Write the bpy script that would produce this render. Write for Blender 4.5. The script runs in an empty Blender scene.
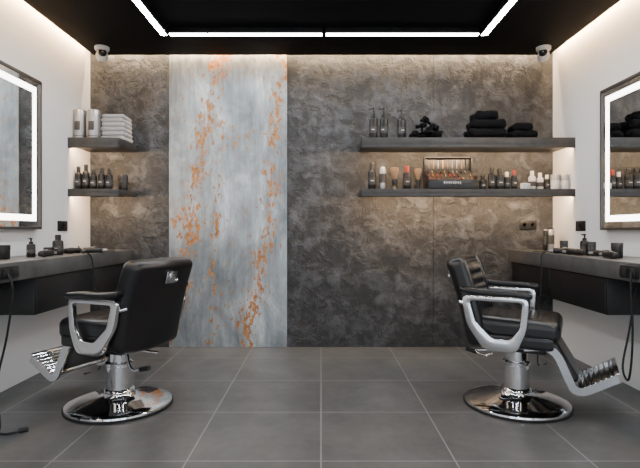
import bpy, bmesh, math, random
from mathutils import Vector, Matrix, Euler
random.seed(7)
sc = bpy.context.scene
F = 500.0; CX = 321.0; CY = 230.0; H = 1.1
XL, XR, YB = -2.17, 2.18, 4.70
def PX(px, Y): return (px-CX)*Y/F
def PZ(py, Y): return H-(py-CY)*Y/F

# ---------------- materials ----------------
def mat(name, col, rough=.5, metal=0., emit=None, es=0., coat=0., spec=None):
    m = bpy.data.materials.new(name); m.use_nodes = True
    b = m.node_tree.nodes['Principled BSDF']
    b.inputs['Base Color'].default_value = (*col, 1)
    b.inputs['Roughness'].default_value = rough
    b.inputs['Metallic'].default_value = metal
    if coat: b.inputs['Coat Weight'].default_value = coat
    if spec is not None: b.inputs['Specular IOR Level'].default_value = spec
    if emit:
        b.inputs['Emission Color'].default_value = (*emit, 1)
        b.inputs['Emission Strength'].default_value = es
    return m
class NT:
    def __init__(s, m): s.t = m.node_tree; s.b = s.t.nodes['Principled BSDF']
    def n(s, typ, **kw):
        x = s.t.nodes.new(typ)
        for k, v in kw.items(): setattr(x, k, v)
        return x
    def l(s, a, b): s.t.links.new(a, b)
    def val(s, sock, v):
        if hasattr(v, 'links'): s.l(v, sock)
        else: sock.default_value = v
    def math(s, op, a, b=0., clamp=False):
        x = s.n('ShaderNodeMath', operation=op); x.use_clamp = clamp
        s.val(x.inputs[0], a); s.val(x.inputs[1], b); return x.outputs[0]
    def mix(s, f, a, b, mode='MIX'):
        x = s.n('ShaderNodeMix', data_type='RGBA', blend_type=mode)
        s.val(x.inputs[0], f)
        for i, v in ((6, a), (7, b)):
            if hasattr(v, 'links'): s.l(v, x.inputs[i])
            else: x.inputs[i].default_value = (*v, 1)
        return x.outputs[2]
    def coord(s, scale=(1, 1, 1), loc=(0, 0, 0), rot=(0, 0, 0)):
        c = s.n('ShaderNodeTexCoord'); mp = s.n('ShaderNodeMapping')
        mp.inputs['Scale'].default_value = scale; mp.inputs['Location'].default_value = loc
        mp.inputs['Rotation'].default_value = rot
        s.l(c.outputs['Object'], mp.inputs['Vector']); return mp.outputs[0]
    def noise(s, vec, scale, detail=4, rough=.5, dist=0.):
        x = s.n('ShaderNodeTexNoise'); s.l(vec, x.inputs['Vector'])
        x.inputs['Scale'].default_value = scale; x.inputs['Detail'].default_value = detail
        x.inputs['Roughness'].default_value = rough; x.inputs['Distortion'].default_value = dist
        return x.outputs['Fac']
    def ramp(s, f, stops):
        x = s.n('ShaderNodeValToRGB'); s.l(f, x.inputs[0])
        e = x.color_ramp.elements
        while len(e) < len(stops): e.new(.5)
        for i, (p, c) in enumerate(stops):
            e[i].position = p; e[i].color = (*c, 1) if not isinstance(c, float) else (c, c, c, 1)
        return x.outputs[0]
    def bump(s, h, strength, dist=.01):
        x = s.n('ShaderNodeBump'); s.l(h, x.inputs['Height'])
        x.inputs['Strength'].default_value = strength; x.inputs['Distance'].default_value = dist
        s.l(x.outputs[0], s.b.inputs['Normal'])

M = {}
m = mat('stone_cladding', (.08, .075, .07), .5); k = NT(m)
v = k.coord()
n1 = k.noise(v, 1.5, 5, .6, .0); n2 = k.noise(v, 6.5, 12, .66, .35); n3 = k.noise(v, 45, 5, .7)
n4 = k.noise(k.coord(loc=(5, 3, 9)), 14, 10, .7, .3)
base = k.ramp(n1, [(.35, (.022, .0245, .029)), (.5, (.032, .035, .040)), (.66, (.046, .049, .055))])
d = k.ramp(n2, [(.38, .52), (.49, .82), (.515, 1.12), (.62, 1.8)])
d2 = k.ramp(n4, [(.36, .66), (.50, .95), (.53, 1.1), (.66, 1.5)])
c = k.mix(1., base, d, 'MULTIPLY'); c = k.mix(1., c, d2, 'MULTIPLY')
warm = k.ramp(k.noise(v, 2.6, 9, .72), [(.56, 0.), (.68, .25)])
c = k.mix(warm, c, (.060, .044, .032)); k.l(c, k.b.inputs['Base Color'])
hs = k.ramp(n2, [(.40, 0.), (.49, .35), (.52, .65), (.62, 1.)])
hh = k.math('ADD', k.math('MULTIPLY', hs, .5), k.math('ADD', k.math('MULTIPLY', n4, .4), k.math('MULTIPLY', n3, .12)))
k.bump(hh, .8, .02)
k.l(k.ramp(n2, [(.3, .58), (.7, .40)]), k.b.inputs['Roughness'])
M['stone'] = m
m = mat('weathered_steel', (.4, .45, .48), .4, .55); k = NT(m)
v = k.coord(); vs = k.coord((1.6, 1.6, .8), rot=(0, .18, 0)); vf = k.coord((2.4, 2.4, 1.0), rot=(0, .22, 0))
sep = k.n('ShaderNodeSeparateXYZ'); k.l(v, sep.inputs[0]); X, Z = sep.outputs[0], sep.outputs[2]
base = k.ramp(k.noise(vs, 1.7, 12, .70, .5), [(.34, (.16, .185, .205)), (.47, (.27, .305, .33)), (.56, (.37, .41, .435)), (.68, (.62, .65, .67))])
scr = k.ramp(k.noise(k.coord((14, 14, 1.2)), 2, 5, .7), [(.4, .88), (.6, 1.10)])
base = k.mix(1., base, scr, 'MULTIPLY')
wob = k.math('MULTIPLY', k.math('SUBTRACT', k.noise(v, 2.2, 3), .5), .30)
def streak(x0, kx, w):
    t = k.math('SUBTRACT', k.math('SUBTRACT', X, k.math('MULTIPLY', Z, kx)), x0)
    t = k.math('ABSOLUTE', k.math('ADD', t, wob))
    return k.math('SUBTRACT', 1., k.math('DIVIDE', t, w), True)
s1 = streak(-1.47, .19, .17); s2 = streak(-.68, .13, .13); s3 = streak(-1.05, .05, .10)
s3 = k.math('MULTIPLY', s3, .6)
s = k.math('MAXIMUM', k.math('MAXIMUM', s1, s2), s3)
blot = k.noise(vf, 12, 10, .66, .3)
big = k.math('MULTIPLY', k.math('SUBTRACT', k.noise(v, 3.2, 2), .5), .32)
rm = k.math('ADD', k.math('ADD', blot, big), k.math('MULTIPLY', s, .15))
rust = k.ramp(rm, [(.622, 0.), (.648, .96)])
halo = k.ramp(rm, [(.53, 0.), (.66, .36)])
rcol = k.ramp(k.noise(v, 30, 5, .7), [(.35, (.24, .085, .022)), (.65, (.55, .24, .065))])
c = k.mix(halo, base, (.40, .34, .27)); c = k.mix(rust, c, rcol); k.l(c, k.b.inputs['Base Color'])
k.l(k.math('MULTIPLY', k.math('SUBTRACT', 1., rust), .6), k.b.inputs['Metallic'])
k.l(k.ramp(rm, [(.4, .30), (.66, .6)]), k.b.inputs['Roughness'])
k.bump(k.noise(vs, 5, 6, .6), .10, .01)
M['steel'] = m
m = mat('porcelain_tile', (.12, .118, .115), .35); k = NT(m)
v = k.coord(loc=(0.0, -3.02+6.4, .37))
br = k.n('ShaderNodeTexBrick'); br.offset = 0; br.squash = 1
k.l(v, br.inputs['Vector']); br.inputs['Scale'].default_value = 1
br.inputs['Brick Width'].default_value = .64; br.inputs['Row Height'].default_value = .64
br.inputs['Mortar Size'].default_value = .0038; br.inputs['Mortar Smooth'].default_value = .1
br.inputs['Color1'].default_value = (.90, .90, .90, 1); br.inputs['Color2'].default_value = (1.1, 1.1, 1.1, 1)
vo = k.coord(loc=(.13, .21, .37))
cl = k.ramp(k.noise(vo, 3.0, 6, .6, .3), [(.3, (.078, .078, .079)), (.7, (.125, .124, .124))])
cl = k.mix(1., cl, k.ramp(k.noise(vo, 18, 4, .6), [(.3, .90), (.7, 1.10)]), 'MULTIPLY')
cl = k.mix(1., cl, br.outputs['Color'], 'MULTIPLY')
cl = k.mix(br.outputs['Fac'], cl, (.27, .265, .26)); k.l(cl, k.b.inputs['Base Color'])
k.l(k.ramp(k.noise(vo, 4, 4, .5), [(.3, .32), (.7, .42)]), k.b.inputs['Roughness'])
M['tile'] = m
m = mat('white_paint', (.84, .84, .85), .7); k = NT(m)
k.bump(k.noise(k.coord(), 120, 3), .05, .003); M['paint'] = m
M['ceil'] = mat('black_ceiling', (.003, .003, .0035), .75, spec=.08)
m = mat('concrete_counter', (.10, .098, .095), .45); k = NT(m)
v = k.coord(); c = k.ramp(k.noise(v, 7, 8, .65, .4), [(.3, (.045, .045, .046)), (.7, (.105, .104, .104))])
k.l(c, k.b.inputs['Base Color']); k.bump(k.noise(v, 30, 4), .15, .004); M['counter'] = m
m = mat('shelf_slate', (.06, .058, .056), .5); k = NT(m)
v = k.coord(); c = k.ramp(k.noise(v, 12, 8, .65, .4), [(.3, (.022, .021, .021)), (.7, (.048, .046, .045))])
k.l(c, k.b.inputs['Base Color']); M['shelf'] = m
m = mat('black_leather', (.006, .006, .007), .30); k = NT(m)
k.bump(k.noise(k.coord(), 220, 3), .1, .002); M['leather'] = m
m = mat('polished_aluminium', (.72, .73, .75), .16, 1.); k = NT(m)
k.l(k.ramp(k.noise(k.coord(), 12, 4), [(.3, .09), (.7, .19)]), k.b.inputs['Roughness']); M['alu'] = m
M['chrome'] = mat('chrome', (.80, .81, .83), .06, 1.)
M['black'] = mat('black_plastic', (.006, .006, .007), .38)
M['matte'] = mat('matte_black', (.010, .010, .010), .65)
M['cab'] = mat('cabinet_black', (.006, .006, .007), .4)
M['rubber'] = mat('rubber', (.006, .006, .006), .7)
M['mirror'] = mat('mirror_glass', (.86, .88, .88), .02, 1.)
M['frame'] = mat('mirror_frame', (.12, .105, .095), .4, .7)
M['led'] = mat('led_white', (1, 1, 1), .5, 0, (.93, .97, 1.), 68)
M['ledm'] = mat('led_mirror', (1, 1, 1), .5, 0, (1., .95, .88), 9)
M['glassdark'] = mat('dark_bottle', (.005, .005, .005), .32)
M['label'] = mat('grey_label', (.045, .043, .042), .6)
M['white'] = mat('white_plastic', (.62, .61, .60), .4)
M['silver'] = mat('brushed_silver', (.45, .45, .45), .35, .9)
M['gold'] = mat('brass', (.50, .27, .10), .35, .7)
M['red'] = mat('red_plastic', (.22, .02, .015), .4)
M['wood'] = mat('bristle', (.20, .13, .08), .8)
m = mat('towel_black', (.005, .005, .006), .95, spec=.1); k = NT(m); k.bump(k.noise(k.coord(), 160, 3), .6, .004); M['towb'] = m
m = mat('towel_white', (.44, .43, .42), .95); k = NT(m); k.bump(k.noise(k.coord(), 160, 3), .5, .004); M['toww'] = m

# ---------------- mesh builder ----------------
def catmull(pts, n=6, closed=False):
    pts = [Vector(p) for p in pts]; out = []; N = len(pts)
    for i in range(N if closed else N-1):
        if closed: a, b, c, d = (pts[(i+j-1) % N] for j in range(4))
        else: a, b, c, d = pts[max(i-1, 0)], pts[i], pts[i+1], pts[min(i+2, N-1)]
        for j in range(n):
            t = j/n
            out.append(.5*((2*b)+(c-a)*t+(2*a-5*b+4*c-d)*t*t+(3*b-3*c+d-a)*t**3))
    if not closed: out.append(pts[-1])
    return out
def rpoly(corners, r, n=6):
    out = []; N = len(corners)
    for i in range(N):
        p = Vector(corners[i]); a = Vector(corners[i-1]); b = Vector(corners[(i+1) % N])
        u = (a-p).normalized(); w = (b-p).normalized()
        s, e = p+u*r, p+w*r
        for j in range(n+1):
            t = j/n; out.append(s*(1-t)**2+p*2*t*(1-t)+e*t*t)
    return out
class MB:
    def __init__(s): s.bm = bmesh.new(); s.mats = []
    def mi(s, m):
        if m not in s.mats: s.mats.append(m)
        return s.mats.index(m)
    def add(s, tb, m, M4=None):
        i = s.mi(m)
        for f in tb.faces: f.material_index = i; f.smooth = True
        if M4 is not None: bmesh.ops.transform(tb, matrix=M4, verts=tb.verts)
        bmesh.ops.recalc_face_normals(tb, faces=tb.faces)
        me = bpy.data.meshes.new('t'); tb.to_mesh(me); tb.free(); s.bm.from_mesh(me); bpy.data.meshes.remove(me)
        return s
    def box(s, c, size, m, bev=0., rot=None, seg=2):
        tb = bmesh.new(); bmesh.ops.create_cube(tb, size=1)
        bmesh.ops.scale(tb, vec=size, verts=tb.verts)
        if bev: bmesh.ops.bevel(tb, geom=tb.edges[:], offset=bev, segments=seg, profile=.5, affect='EDGES')
        M4 = Matrix.Translation(c)
        if rot: M4 = M4 @ Euler(rot).to_matrix().to_4x4()
        return s.add(tb, m, M4)
    def bb(s, x0, x1, y0, y1, z0, z1, m, bev=0.):
        return s.box(((x0+x1)/2, (y0+y1)/2, (z0+z1)/2), (x1-x0, y1-y0, z1-z0), m, bev)
    def lathe(s, prof, o, m, seg=24, rot=None):
        tb = bmesh.new(); rings = []
        for r, z in prof:
            if r < 1e-6: rings.append([tb.verts.new((0, 0, z))])
            else: rings.append([tb.verts.new((r*math.cos(2*math.pi*i/seg), r*math.sin(2*math.pi*i/seg), z)) for i in range(seg)])
        for a, b in zip(rings, rings[1:]):
            for i in range(seg):
                j = (i+1) % seg
                if len(a) == 1 and len(b) == 1: continue
                if len(a) == 1: tb.faces.new((a[0], b[i], b[j]))
                elif len(b) == 1: tb.faces.new((a[i], a[j], b[0]))
                else: tb.faces.new((a[i], a[j], b[j], b[i]))
        if len(rings[0]) > 1: tb.faces.new(rings[0])
        if len(rings[-1]) > 1: tb.faces.new(rings[-1])
        M4 = Matrix.Translation(o)
        if rot: M4 = M4 @ Euler(rot).to_matrix().to_4x4()
        return s.add(tb, m, M4)
    def tube(s, pts, prof, m, up=(0, 0, 1), smooth=0):
        if smooth: pts = catmull(pts, smooth)
        pts = [Vector(p) for p in pts]; tb = bmesh.new(); rings = []
        if isinstance(prof, (int, float)): sec = [(prof*math.cos(a*math.pi/5), prof*math.sin(a*math.pi/5)) for a in range(10)]
        else:
            w, h = prof; sec = [(w, h), (-w, h), (-w, -h), (w, -h)]
        up = Vector(up)
        for i, p in enumerate(pts):
            t = (pts[min(i+1, len(pts)-1)]-pts[max(i-1, 0)]).normalized()
            sd = t.cross(up)
            if sd.length < 1e-3: sd = t.cross(Vector((1, 0, 0.01)))
            sd.normalize(); uu = sd.cross(t).normalized()
            rings.append([tb.verts.new(p+sd*a+uu*b) for a, b in sec])
        n = len(sec)
        for a, b in zip(rings, rings[1:]):
            for i in range(n): tb.faces.new((a[i], a[(i+1) % n], b[(i+1) % n], b[i]))
        tb.faces.new(rings[0]); tb.faces.new(rings[-1])
        return s.add(tb, m)
    def cushion(s, c, size, r, m, rot=None, ribs=0, depth=.008, cuts=26, fn=None, ribaxis=0, border=.05):
        tb = bmesh.new(); bmesh.ops.create_cube(tb, size=1)
        bmesh.ops.subdivide_edges(tb, edges=tb.edges[:], cuts=cuts, use_grid_fill=True)
        S = Vector(size)
        for v in tb.verts:
            p = Vector((v.co.x*S.x, v.co.y*S.y, v.co.z*S.z)); top = v.co.z > .49
            q = Vector([max(-(S[i]/2-r), min(S[i]/2-r, p[i])) for i in range(3)])
            dd = p-q
            if dd.length > 1e-9: p = q+dd.normalized()*r
            if ribs and top:
                u = p[ribaxis]/S[ribaxis]+.5; o = 1-ribaxis
                msk = max(0, min(1, (S[o]/2-border-abs(p[o]))/.015))*max(0, min(1, (S[ribaxis]/2-.03-abs(p[ribaxis]))/.015))
                p.z -= depth*(1-abs(math.sin(math.pi*ribs*u))**.5)*msk
                if msk < 1 and msk > 0: p.z -= depth*.6*(1-abs(2*msk-1))
            if fn: p = fn(p, S)
            v.co = p
        M4 = Matrix.Translation(c)
        if rot: M4 = M4 @ (rot if isinstance(rot, Matrix) else Euler(rot).to_matrix()).to_4x4()
        return s.add(tb, m, M4)
    def ring(s, outer, inner, y, th, m, bev=.005):
        tb = bmesh.new(); N = len(outer)
        L = []
        for yy in (y-th/2, y+th/2):
            L.append(([tb.verts.new((p[0], yy, p[1])) for p in outer], [tb.verts.new((p[0], yy, p[1])) for p in inner]))
        (o0, i0), (o1, i1) = L
        for a in range(N):
            b = (a+1) % N
            tb.faces.new((o0[a], o0[b], i0[b], i0[a])); tb.faces.new((o1[a], i1[a], i1[b], o1[b]))
            tb.faces.new((o0[a], o1[a], o1[b], o0[b])); tb.faces.new((i0[a], i0[b], i1[b], i1[a]))
        bmesh.ops.recalc_face_normals(tb, faces=tb.faces)
        ed = [e for e in tb.edges if len(e.link_faces) == 2 and e.calc_face_angle() > 1.2]
        bmesh.ops.bevel(tb, geom=ed, offset=bev, segments=2, profile=.5, affect='EDGES')
        return s.add(tb, m)
    def done(s, name, loc=(0, 0, 0), rz=0., parent=None, ang=38):
        me = bpy.data.meshes.new(name); s.bm.to_mesh(me); s.bm.free()
        for m in s.mats: me.materials.append(M[m])
        me.set_sharp_from_angle(angle=math.radians(ang))
        ob = bpy.data.objects.new(name, me); sc.collection.objects.link(ob)
        ob.location = loc; ob.rotation_euler = (0, 0, rz)
        if parent: ob.parent = parent
        return ob
def empty(name, loc, rz=0.):
    e = bpy.data.objects.new(name, None); sc.collection.objects.link(e); e.location = loc; e.rotation_euler = (0, 0, rz)
    e.empty_display_size = .1; return e

# ---------------- room shell ----------------
Y0 = -1.6; ZT = 2.98
MB().bb(XL-.1, XR+.1, Y0-.5, YB+.1, -.1, 0, 'tile').done('floor')
MB().bb(XL-.12, XL, Y0, YB+.1, 0, ZT, 'paint').done('wall_left')
MB().bb(XR, XR+.12, Y0, YB+.1, 0, ZT, 'paint').done('wall_right')
SX0, SX1 = PX(169.5, YB), PX(287, YB)
b = MB(); b.bb(XL, XR, YB+.012, YB+.1, 0, ZT, 'ceil')
for a, c in ((XL, SX0), (SX1, 1.055), (1.0575, XR)): b.bb(a+.0005, c-.0005, YB, YB+.013, 0, ZT, 'stone')
b.done('wall_back')
MB().bb(SX0, SX1, YB-.012, YB, 0.002, ZT-.1, 'steel').done('steel_wall_panel')
MB().bb(XL-.1, XR+.1, Y0, YB+.1, ZT, ZT+.08, 'ceil').done('ceiling')
ZC = 2.717
MB().bb(XL+.07, XR-.07, Y0, YB-.08, ZC, ZC+.05, 'ceil').done('ceiling_drop_panel')
b = MB()
b.bb(XL, XR, Y0-.1, Y0, 0, .12, 'cab'); b.bb(XL, XR, Y0-.1, Y0, 2.6, ZT, 'cab')
for x in (XL+.04, -.75, .75, XR-.04): b.bb(x-.05, x+.05, Y0-.1, Y0, .12, 2.6, 'cab')
b.done('window_1')

def area(name, loc, sx, sy, d, xaxis, col, W, parent=None):
    L = bpy.data.lights.new(name, 'AREA'); L.shape = 'RECTANGLE'; L.size = sx; L.size_y = sy; L.color = col; L.energy = W
    o = bpy.data.objects.new(name, L); sc.collection.objects.link(o); o.location = loc
    z = -Vector(d).normalized(); x = Vector(xaxis).normalized(); y = z.cross(x)
    o.rotation_euler = Matrix((x, y, z)).transposed().to_euler()
    if parent: o.parent = parent
    return o
WARM = (1., .64, .33)
LY = YB-Y0-.2
for nm, x, dx in (('cove_led_tape', XL+.055, -1), ('cove_led_tape', XR-.055, 1)):
    area(nm, (x, (YB+Y0)/2, ZC+.075), LY, .012, (dx, 0, -1.6), (0, 1, 0), WARM, 90)
area('cove_led_tape', (0, YB-.065, ZC+.075), XR-XL-.2, .012, (0, 1, -.8), (1, 0, 0), (1., .70, .42), 55)

# ceiling linear lights
lt = empty('linear_ceiling_light', (0, 0, ZC))
YL = 4.01; xa, xb = -1.235, 1.285
def strip(n, x0, x1, y0, y1):
    MB().bb(x0, x1, y0, y1, -.05, -.0005, 'black', .002).bb(x0+.003, x1-.003, y0+.003, y1-.003, -.0508, -.049, 'led').done(n, parent=lt)
strip('rear_bar_1', xa+.02, .012, YL-.03, YL+.03)
strip('rear_bar_2', .038, xb-.02, YL-.03, YL+.03)
strip('side_bar_1', xa-.054, xa, .4, YL+.02)
strip('side_bar_2', xb, xb+.054, .4, YL+.02)
strip('front_bar', xa, xb, .3, .354)

# ---------------- counters ----------------
ZK = .915; CD = .40
def station(side):
    w = XL if side < 0 else XR; f = -1.767 if side < 0 else 1.767
    x0, x1 = min(w, f), max(w, f)
    e = empty('barber_counter', ((x0+x1)/2, 3.0, 0)); ox, oy = (x0+x1)/2, 3.0
    MB().bb(x0-ox+.001, x1-ox-.001, 1.2-oy, YB-oy-.002, ZK-.11, ZK, 'counter', .004).done('countertop', parent=e)
    fx = .03
    b = MB(); a0, a1 = (x0+.002, x1-fx) if side < 0 else (x0+fx, x1-.002)
    b.bb(a0-ox, a1-ox, 3.14-oy, YB-oy-.002, .565, ZK-.11, 'cab', .003)
    for i in range(2):
        ya = 3.15+i*.77
        xf = a1-ox if side < 0 else a0-ox
        b.bb(xf-.008, xf+.008, ya-oy, ya+.76-oy, .575, ZK-.125, 'cab', .003)
    b.done('drawer_unit', parent=e)
    xf = (x1 if side < 0 else x0)-ox; yy = 2.83 if side < 0 else 2.86
    MB().box((xf-side*.004, yy-oy, ZK-.055), (.01, .17, .07), 'black', .003).box((xf-side*.010, yy-oy-.04, ZK-.055), (.01, .045, .045), 'matte', .004).box((xf-side*.010, yy-oy+.04, ZK-.055), (.01, .045, .045), 'matte', .004).done('fascia_socket', parent=e)
    return e
stL = station(-1); stR = station(1)

# ---------------- mirrors ----------------
def mirror(side, y1, zt, zb):
    w = XL if side < 0 else XR; s = -side; y0 = y1-1.15
    e = empty('backlit_mirror', (w, (y0+y1)/2, (zt+zb)/2))
    hy, hz = (y1-y0)/2, (zt-zb)/2
    def X(a, b): return (min(s*a, s*b), max(s*a, s*b))
    b = MB(); x0, x1 = X(.001, .05); fw = .018
    b.bb(x0, x1, -hy, hy, hz-fw, hz, 'frame'); b.bb(x0, x1, -hy, hy, -hz, -hz+fw, 'frame')
    b.bb(x0, x1, -hy, -hy+fw, -hz+fw, hz-fw, 'frame'); b.bb(x0, x1, hy-fw, hy, -hz+fw, hz-fw, 'frame')
    b.done('frame', parent=e)
    x0, x1 = X(.004, .040)
    MB().bb(x0, x1, -hy+fw, hy-fw, -hz+fw, hz-fw, 'mirror').done('glass', parent=e)
    b = MB(); x0, x1 = X(.0402, .042); i = .062; t = .045
    b.bb(x0, x1, -hy+i, hy-i, hz-i-t, hz-i, 'ledm'); b.bb(x0, x1, -hy+i, hy-i, -hz+i, -hz+i+t, 'ledm')
    b.bb(x0, x1, -hy+i, -hy+i+t, -hz+i+t, hz-i-t, 'ledm'); b.bb(x0, x1, hy-i-t, hy-i, -hz+i+t, hz-i-t, 'ledm')
    b.done('led_border', parent=e)
mirror(-1, 3.80, 2.225, 1.105); mirror(1, 3.82, 2.16, 1.10)

# ---------------- shelves : board with a hanging front lip that hides the LED tape ----------------
YS = 4.28
def shelf(x0, x1, zt, th, W):
    e = empty('wall_shelf', ((x0+x1)/2, YB, zt)); hx = (x1-x0)/2
    b = MB()
    b.bb(-hx, hx, YS-YB, -.001, -th+.024, 0, 'shelf', .002)
    b.bb(-hx, hx, YS-YB, YS-YB+.022, -th, -th+.026, 'shelf', .002)
    b.done('board', parent=e)
    area('led_tape', (0, YS-YB+.034, -th+.016), 2*hx-.06, .008, (0, 1, -.25), (1, 0, 0), (1., .66, .37), W*2*hx, parent=e)
SU, SL = 1.893, 1.453
xs0 = PX(362, YS); xs1 = -1.735
shelf(xs0, XR-.001, SU, .088, 12.); shelf(xs0, XR-.001, SL, .066, 12)
shelf(XL+.001, xs1, SU, .088, 13.); shelf(XL+.001, xs1, SL, .066, 13)

# ---------------- small products ----------------
def pump_bottle(x, y, z, h, r, body='glassdark'):
    b = MB(); hb = h*.70
    b.lathe([(r*.9, 0), (r, .006), (r, hb*.86), (r*.9, hb*.94), (r*.42, hb), (r*.42, hb*1.05), (0, hb*1.05)], (0, 0, 0), body, 20)
    b.lathe([(r*1.012, hb*.3), (r*1.012, hb*.58)], (0, 0, 0), 'label' if body == 'glassdark' else 'black', 20)
    b.lathe([(r*.5, hb*1.02), (r*.5, hb*1.14), (r*.2, hb*1.15), (r*.2, h*.93), (r*.35, h*.93), (r*.35, h), (0, h)], (0, 0, 0), 'black', 14)
    b.box((-r*.5, 0, h*.965), (r*1.3, r*.35, h*.05), 'black', .002)
    b.box((0, -r*1.0, hb*.44), (r*.7, .004, hb*.04), 'white', .001)
    return b.done('pump_bottle', (x, y, z+.0005), random.uniform(-.6, .6))
def bottle(x, y, z, h, r, body='glassdark', cap='black', lab='label', name='product_bottle'):
    b = MB(); hb = h*.74
    b.lathe([(r*.9, 0), (r, .005), (r, hb*.85), (r*.85, hb*.95), (r*.5, hb), (0, hb)], (0, 0, 0), body, 20)
    if lab: b.lathe([(r*1.012, hb*.25), (r*1.012, hb*.6)], (0, 0, 0), lab, 20)
    b.lathe([(r*.55, hb*.99), (r*.55, h*.98), (r*.48, h), (0, h)], (0, 0, 0), cap, 16)
    if body == 'glassdark': b.box((0, -r*1.0, hb*.45), (r*.8, .004, hb*.05), 'white', .001)
    return b.done(name, (x, y, z+.0005))
def can(x, y, z, h, r, body='silver', cap='white', name='spray_can'):
    b = MB()
    b.lathe([(r*.92, 0), (r, .006), (r, h*.9), (r*.8, h*.95), (0, h*.95)], (0, 0, 0), body, 20)
    b.lathe([(r*.78, h*.94), (r*.78, h*.99), (r*.7, h), (0, h)], (0, 0, 0), cap, 20)
    b.lathe([(r*1.012, h*.3), (r*1.012, h*.7)], (0, 0, 0), 'label', 20)
    return b.done(name, (x, y, z+.0005))
def tin(x, y, z, h, r):
    b = MB()
    b.lathe([(r*.95, 0), (r, .006), (r, h*.80), (r*1.03, h*.80), (r*1.03, h*.97), (r*.97, h), (r*.2, h), (0, h)], (0, 0, 0), 'silver', 28)
    b.lathe([(r*1.035, h*.10), (r*1.035, h*.12)], (0, 0, 0), 'label', 28)
    b.box((0, -r*1.0, h*.45), (r*.9, .006, h*.3), 'label', .002)
    return b.done('storage_tin', (x, y, z+.0005))
def jar(x, y, z, h, r, body='glassdark', cap='black', name='pomade_jar'):
    b = MB()
    b.lathe([(r*.93, 0), (r, .005), (r, h*.6), (r*.93, h*.63), (0, h*.63)], (0, 0, 0), body, 22)
    b.lathe([(r*1.03, h*.62), (r*1.03, h*.97), (r*.97, h), (0, h)], (0, 0, 0), cap, 22)
    return b.done(name, (x, y, z+.0005))
def brush(x, y, z, h, r, handle='black'):
    b = MB()
    b.lathe([(r*.75, 0), (r*.8, .008), (r*.4, h*.2), (r*.65, h*.4), (r*.5, h*.48), (0, h*.48)], (0, 0, 0), handle, 18)
    b.lathe([(r*.5, h*.47), (r*.62, h*.6), (r*.98, h*.88), (r*.8, h*.97), (0, h)], (0, 0, 0), 'wood', 18)
    return b.done('shaving_brush', (x, y, z+.0005))
YI = 4.42
def H2(py, z, y=YI): return PZ(py, y)-z
for px, py in ((373.5, 108), (384, 108), (401.5, 110)): pump_bottle(PX(px, YI), YI, SU, H2(py, SU), .038)
b = MB()
for i in range(34):
    L = random.uniform(.06, .10); r = random.uniform(.012, .022)
    a = random.uniform(0, 6.28); ex = random.uniform(-.11, .11); ez = random.uniform(.022, .20*(1-abs(ex)/.18))
    p = Vector((ex, random.uniform(-.05, .05), ez)); d = Vector((math.cos(a), math.sin(a)*.5, random.uniform(-.1, .5)))*L/2
    if p.z-abs(d.z) < .022: p.z = .022+abs(d.z)
    b.tube([p-d, p-d*.3+Vector((0, 0, .006)), p+d*.4, p+d], r, 'towb', smooth=4)
b.done('rolled_cloths', (PX(425, YI), YI, SU+.0005))
def wr(seed, amp):
    from mathutils import noise
    def f(p, S):
        n = noise.noise(p*14+Vector((seed, 0, 0))); n2 = noise.noise(p*40+Vector((0, seed, 0)))
        q = p+p.normalized()*(n*amp+n2*amp*.3) if p.length > 1e-6 else p
        return q
    return f
def towels(name, x, y, z, w, dep, hs, m, amp=.006):
    b = MB(); zz = .002
    for i, (h, ww, off) in enumerate(hs):
        b.cushion((off, 0, zz+h/2+.0), (w*ww, dep, h), h*.48, m, rot=(0, 0, random.uniform(-.05, .05)), cuts=18, fn=wr(i*3.1+x, amp))
        zz += h*.93
    ob = b.done(name, (x, y, z)); mz = min(v.co.z for v in ob.data.vertices); ob.location.z = z-mz+.0005
towels('folded_black_towels', PX(485, YI), YI, SU, .33, .22, [(.088, 1, 0), (.082, .92, .01), (.078, .62, -.01)], 'towb', .018)
towels('folded_black_towels', PX(521, YI), YI, SU, .24, .20, [(.072, 1, 0), (.068, .7, -.01)], 'towb', .015)
bottle(PX(372, YI), YI, SL, H2(163, SL), .036, cap='black')
can(PX(382.5, YI), YI, SL, H2(167, SL), .030, 'silver', 'white')
brush(PX(394.5, YI), YI, SL, H2(167, SL), .042)
bottle(PX(407, YI), YI, SL, H2(166, SL), .036, 'glassdark', 'red')
brush(PX(418, YI), YI, SL, H2(168, SL), .036)
e = empty('grooming_tool_case', (PX(450, YI), YI, SL+.0005)); W2 = .215
b = MB()
b.bb(-W2, W2, -.10, .10, 0, .012, 'black', .003); b.bb(-W2, W2, -.10, -.09, .0, .085, 'black', .002)
b.bb(-W2, -W2+.008, -.10, .10, 0, .12, 'black', .002); b.bb(W2-.008, W2, -.10, .10, 0, .12, 'black', .002)
b.bb(-W2, W2, .09, .10, 0, .30, 'black', .002)
b.box((0, .02, .12), (.41, .16, .012), 'matte', .002, rot=(math.radians(42), 0, 0))
b.bb(-W2, W2, .06, .10, .292, .30, 'black', .001); b.bb(-W2, -W2+.01, .06, .10, .12, .30, 'black', .001); b.bb(W2-.01, W2, .06, .10, .12, .30, 'black', .001)
b.done('case', parent=e)
b = MB()
for x in range(10):
    xx = -.075+x*.0155
    b.box((xx, -.102, .056), (.008, .004, .016 if x % 3 else .022), 'white', .001)
b.box((0, -.1015, .040), (.17, .003, .003), 'label')
b.done('lettering', parent=e)
b = MB(); R = Euler((math.radians(42), 0, 0)).to_matrix()
for r_ in range(3):
    for x in range(11):
        if random.random() < .15: continue
        p = R @ Vector((-.185+x*.037, -.055+r_*.052, .016))+Vector((0, .02, .12))
        mm = random.choice(['gold', 'black', 'red', 'silver', 'red', 'black', 'wood'])
        q = R @ Vector((0, .034, 0))
        b.tube([p-q*.5, p, p+q*.5], random.uniform(.004, .007), mm)
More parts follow.
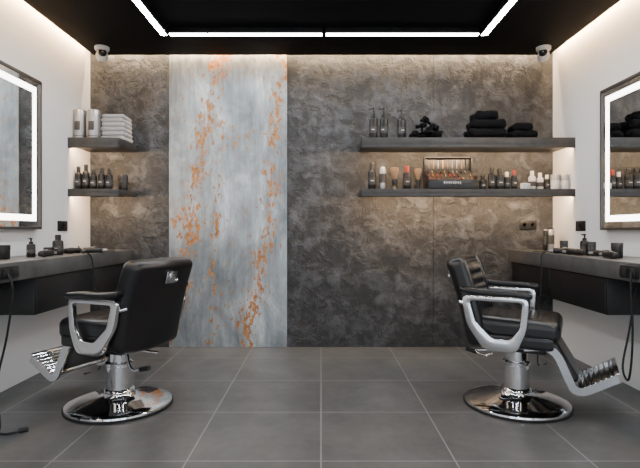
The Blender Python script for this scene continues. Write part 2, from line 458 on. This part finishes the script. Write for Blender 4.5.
for x in range(9):
    xx = -.17+x*.042
    b.tube([(xx, .082, .20), (xx, .082, .24), (xx, .082, .275)], random.uniform(.003, .006), random.choice(['gold', 'silver', 'wood', 'black']))
b.done('tools', parent=e)
for px, py, r, cp in ((483, 176, .033, 'black'), (491, 168, .032, 'black'), (499, 169, .034, 'black'), (507, 172, .03, 'white'), (514, 170, .028, 'red')):
    bottle(PX(px, YI), YI+random.uniform(-.02, .02), SL, H2(py, SL), r, cap=cp)
jar(PX(523, YI), YI-.05, SL, H2(184, SL), .04, 'white', 'white')
for px, py, r in ((532, 171, .030), (540, 173, .028)): bottle(PX(px, YI), YI, SL, H2(py, SL), r, 'white', 'white', 'label')
bottle(PX(547, YI), YI, SL, H2(175, SL), .026, 'glassdark', 'white')
for px in (555, 564): jar(PX(px, YI-.03), YI-.03, SL, H2(175, SL), .036, 'white', 'silver')
for px in (80, 94): tin(PX(px, YI-.02), YI-.02, SU, H2(111, SU), .052)
towels('folded_white_towels', PX(117, 4.54), 4.54, SU, .215, .22, [(.044, 1, 0), (.044, .98, .003), (.044, 1, -.003), (.042, .95, .002), (.040, .95, -.003), (.038, .9, 0)], 'toww', .004)
for i, (px, py) in enumerate(((78.5, 167), (86, 165), (93.5, 170), (101.5, 168), (109, 169))):
    bottle(PX(px, YI-.03), YI-.03, SL, H2(py, SL), .030)
jar(PX(123, 4.54), 4.54, SL, H2(175, SL, 4.54), .042)

# ---------------- countertop items ----------------
def clipper(x, y, z, rz):
    b = MB()
    pr = [(0, .012), (.005, .02), (.05, .024), (.10, .020), (.14, .023), (.15, .018)]
    b.lathe([(0, 0)]+[(r, t) for t, r in pr]+[(0, .15)], (0, 0, .024), 'black', 16, rot=(0, math.pi/2, 0))
    b.box((.165, 0, .024), (.03, .044, .016), 'silver', .002)
    for i in range(7): b.box((.184, -.018+i*.006, .024), (.010, .003, .006), 'silver')
    b.box((.07, 0, .047), (.03, .012, .006), 'silver', .002)
    return b.done('hair_clipper', (x, y, z+.001), rz)
pump_bottle(PX(31, 3.42), 3.42, ZK, .13, .028)
bottle(PX(58, 3.72), 3.72, ZK, .15, .038); jar(PX(49, 3.62), 3.62, ZK, .06, .035)
jar(PX(3, 3.15), 3.15, ZK, .09, .04)
clipper(-1.95, 3.80, ZK, 1.2); clipper(-1.90, 3.98, ZK, .3); clipper(-1.93, 4.15, ZK, -.4); clipper(-1.88, 3.35, ZK, 1.6)
can(PX(551, 4.45), 4.45, ZK, .20, .028, 'silver', 'black'); can(PX(546, 4.5), 4.5, ZK, .19, .022, 'glassdark', 'white')
jar(PX(564, 4.0), 4.0, ZK, .10, .03)
pump_bottle(PX(584.5, 3.72), 3.72, ZK, .155, .03); jar(PX(591, 3.6), 3.6, ZK, .10, .032)
jar(PX(617, 3.3), 3.3, ZK, .10, .035)
clipper(1.87, 3.55, ZK, 1.9); clipper(1.93, 3.80, ZK, 2.6); clipper(1.86, 3.15, ZK, 1.5); clipper(1.97, 3.35, ZK, 2.)
def comb(x, y, z, rz):
    b = MB(); b.box((0, 0, .004), (.17, .012, .006), 'black', .002)
    for i in range(28): b.box((-.078+i*.0058, -.014, .004), (.0025, .02, .003), 'black')
    b.done('comb', (x, y, z+.0005), rz)
comb(-1.86, 4.3, ZK, .2); comb(1.87, 4.2, ZK, -.2)
def cord(pts, r, par, plug=None):
    b = MB().tube(pts, r, 'rubber', smooth=6)
    if plug: b.box(plug, (.05, .025, .022), 'black', .005, rot=(0, 0, .6))
    b.done('power_cord', tuple(-Vector(par.location)), parent=par)
cord([(-1.93, 3.98, ZK+.055), (-1.84, 3.85, ZK+.01), (-1.78, 3.80, ZK+.012), (-1.752, 3.82, ZK-.03), (-1.745, 3.85, .75), (-1.73, 3.88, .55), (-1.71, 3.9, .35), (-1.72, 3.92, .2), (-1.75, 3.95, .008), (-1.8, 3.8, .006)], .005, stL)
cord([(-1.752, 2.79, ZK-.055), (-1.72, 2.79, .76), (-1.76, 2.80, .5), (-1.80, 2.78, .25), (-1.76, 2.74, .04), (-1.74, 2.70, .006), (-1.69, 2.68, .006), (-1.64, 2.70, .008)], .006, stL, (-1.62, 2.72, .0125))
cord([(1.752, 2.82, ZK-.055), (1.735, 2.80, .80), (1.745, 2.80, .55), (1.75, 2.82, .35), (1.755, 2.86, .24), (1.78, 2.95, .3), (1.85, 3.0, .5), (1.9, 3.0, .8)], .006, stR)
cord([(1.87, 4.05, ZK+.006), (1.80, 4.0, ZK+.01), (1.755, 3.98, ZK-.02), (1.745, 3.96, .75), (1.74, 3.97, .55), (1.74, 4.0, .2), (1.76, 4.05, .008), (1.85, 4.1, .006)], .005, stR)

def socket(x, y, z, sx, axis):
    b = MB()
    if axis == 'y':
        b.box((0, -.005, 0), (sx, .01, .085), 'black', .003)
        for o in ((-.037, .037) if sx > .1 else (0,)): b.lathe([(.024, 0), (.024, .004), (.018, .004), (.016, .001), (0, .001)], (o, -.009, 0), 'matte', 18, rot=(math.pi/2, 0, 0))
    else:
        b.box((axis*.005, 0, 0), (.01, sx, .085), 'black', .003)
        b.lathe([(.024, 0), (.024, .004), (.018, .004), (.016, .001), (0, .001)], (axis*.009, 0, 0), 'matte', 18, rot=(0, axis*math.pi/2, 0))
    b.done('wall_socket', (x, y, z))
socket(PX(528, YB), YB, PZ(225, YB), .155, 'y')
socket(XL, 4.19, PZ(226, 4.19), .15, 1); socket(XR, 4.19, PZ(226, 4.19), .15, -1)

for px, sgn in ((102, 1), (543.5, -1)):
    y = 4.42; b = MB()
    b.lathe([(.062, -.0005), (.062, -.02), (.055, -.034), (.03, -.036), (0, -.036)], (0, 0, 0), 'white', 28)
    b.lathe([(0, -.052)]+[(.052*math.cos(a*math.pi/16), .052*math.sin(a*math.pi/16)) for a in range(-7, 8)]+[(0, .052)], (0, 0, -.078), 'white', 28)
    R = Euler((math.radians(62), 0, sgn*.5)).to_matrix()
    d = R @ Vector((0, 0, 1)); 
    b.lathe([(.036, .0), (.034, .018), (.028, .02), (.012, .017), (0, .017)], Vector((0, 0, -.082))+d*.036, 'black', 20, rot=tuple(R.to_euler()))
    b.done('security_camera', (PX(px, y), y, ZC))

# ---------------- barber chair ----------------
def chair(X0, Y0_, rz):
    e = empty('barber_chair', (X0, Y0_, 0), rz)
    b = MB(); q = .94
    b.lathe([(.335*q, .0), (.345*q, .004), (.345*q, .014), (.335*q, .018)], (0, 0, 0), 'rubber', 64)
    b.lathe([(.338*q, .016), (.336*q, .026), (.325*q, .033), (.27*q, .044), (.18*q, .058), (.12, .070), (.105, .082), (.10, .095), (0, .095)], (0, 0, 0), 'chrome', 64)
    b.done('base_disc', parent=e)
    b = MB()
    b.lathe([(.088, .09), (.092, .10), (.086, .112), (.079, .116), (.079, .255), (.084, .26), (.084, .275), (.070, .282), (.066, .285), (.066, .36), (.10, .365), (.10, .385), (0, .385)], (0, 0, 0), 'chrome', 40)
    b.done('hydraulic_column', parent=e)
    b = MB()
    b.box((0, 0, .385), (.36, .34, .04), 'matte', .006)
    b.box((-.03, .0, .415), (.10, .60, .02), 'matte', .004)
    b.cushion((-.005, 0, .44), (.46, .50, .085), .025, 'leather', cuts=14)
    b.done('seat_frame', parent=e)
    MB().cushion((.005, 0, .51), (.51, .49, .125), .045, 'leather', ribs=8, depth=.010, cuts=44, border=.055,
                 fn=lambda p, S: Vector((p.x, p.y, p.z+.012*(1-(2*p.y/S.y)**2)-.015*(p.x/S.x)))).done('seat_cushion', parent=e)
    t = math.radians(15)
    up = Vector((-math.sin(t), 0, math.cos(t))); fr = Vector((math.cos(t), 0, math.sin(t))); sd = Vector((0, 1, 0))
    R = Matrix((up, sd, up.cross(sd))).transposed()
    if R.col[2].dot(fr) < 0: R = Matrix((up, -sd, up.cross(-sd))).transposed()
    def bend(p, S):
        yy = 2*p.y/S.y; xx = p.x/S.x
        w = 1-.08*max(0, -xx-.1)-.05*max(0, xx)
        return Vector((p.x-.03*max(0, xx)*yy*yy, p.y*w, p.z+.035*yy*yy-.03*(xx*2)**2*.6+.01))
    C = Vector((-.29, 0, .66))
    MB().cushion(C, (.56, .53, .125), .045, 'leather', rot=R, ribs=8, depth=.011, cuts=44, border=.05, fn=bend).done('backrest', parent=e)
    b = MB(); c0 = C-R.col[2]*.064
    b.box(c0+R.col[0]*.185+R.col[2]*-.006, (.012, .09, .075), 'alu', .004, rot=(0, -t, 0))
    b.box(c0+R.col[0]*.19+R.col[2]*-.016, (.016, .05, .035), 'alu', .004, rot=(0, -t, 0))
    b.tube([c0+R.col[0]*.165+R.col[1]*.018-R.col[2]*.014, c0+R.col[0]*.165+R.col[1]*.04-R.col[2]*.02], .008, 'chrome')
    for s_ in (-.10, .10):
        b.tube([c0+R.col[0]*-.18+R.col[1]*s_+R.col[2]*.015, c0+R.col[0]*-.27+R.col[1]*s_+R.col[2]*.03, Vector((-.13, s_, .40))], (.014, .006), 'matte')
    b.done('back_hardware', parent=e)
    for i, y in enumerate((-.285, .285)):
        b = MB()
        outer = rpoly([(-.285, .708), (.098, .708), (.085, .52), (.03, .385), (-.15, .385), (-.255, .54)], .045)
        inner = rpoly([(-.235, .678), (.062, .678), (.046, .53), (-.002, .462), (-.105, .462), (-.200, .55)], .022)
        b.ring(outer, inner, y, .034, 'alu', .007)
        b.box((-.05, y*.97, .415), (.14, .03, .04), 'alu', .006)
        b.tube([(-.05, y*.8, .43), (-.05, y, .43)], .022, 'chrome')
        b.tube([(-.23, y, .66), (-.27, y*.92, .65), (-.30, y*.85, .66)], .014, 'chrome')
        b.done('arm_frame_%d' % (i+1), parent=e)
        MB().cushion((-.088, y, .728), (.405, .064, .036), .016, 'leather', cuts=16, fn=lambda p, S: Vector((p.x, p.y*(1-.12*p.x/S.x), p.z+.035*max(0, -p.x/S.x)**2*2-.04*max(0, p.x/S.x-.25)))).done('arm_pad_%d' % (i+1), parent=e)
    b = MB()
    for y in (-.19, .19):
        b.tube([(.06, y, .405), (.18, y, .415), (.24, y, .375), (.285, y, .28), (.32, y, .205), (.355, y, .185), (.40, y, .20), (.545, y, .285)], (.008, .022), 'alu', smooth=6)
    a, c = Vector((.355, 0, .195)), Vector((.538, 0, .305))
    ang = math.atan2(c.z-a.z, c.x-a.x)
    b.box(a.lerp(c, .5)-Vector((0, 0, .008)), ((c-a).length, .37, .006), 'alu', .002, rot=(0, -ang, 0))
    for i in range(8):
        p = a.lerp(c, i/7)
        b.box(p, (.013 if i < 7 else .028, .385, .012), 'alu', .004, rot=(0, -ang, 0))
    b.tube([(.285, -.185, .28), (.285, .185, .28)], .009, 'chrome')
    b.done('footrest', parent=e)
    aa = math.atan2(.24, .14)
    MB().cushion((.272, 0, .335), (.25, .345, .055), .022, 'leather', rot=(0, aa, 0), cuts=16).done('calf_pad', parent=e)
    b = MB()
    b.tube([(-.05, .03, .375), (-.12, .06, .35), (-.16, .08, .29), (-.20, .09, .265), (-.27, .10, .28)], .008, 'chrome', smooth=5)
    b.tube([(-.26, .099, .278), (-.33, .105, .295)], .014, 'rubber')
    b.tube([(-.05, -.03, .375), (-.13, -.06, .345), (-.24, -.08, .335)], .008, 'chrome', smooth=5)
    b.done('pump_lever', parent=e)
chair(-1.265, 3.14, math.pi-math.radians(23))
chair(1.235, 3.16, -math.radians(27))

# ---------------- world & camera ----------------
w = bpy.data.worlds.new('World'); sc.world = w; w.use_nodes = True
w.node_tree.nodes['Background'].inputs[0].default_value = (.84, .92, 1, 1)
w.node_tree.nodes['Background'].inputs[1].default_value = 2.6
cam = bpy.data.cameras.new('Camera'); co = bpy.data.objects.new('Camera', cam); sc.collection.objects.link(co)
co.location = (0, 0, H); co.rotation_euler = (math.pi/2, 0, 0)
cam.sensor_width = 36; cam.lens = F*36/640; cam.shift_x = (320-CX)/640; cam.shift_y = (CY-234)/640
cam.clip_start = .05
sc.camera = co
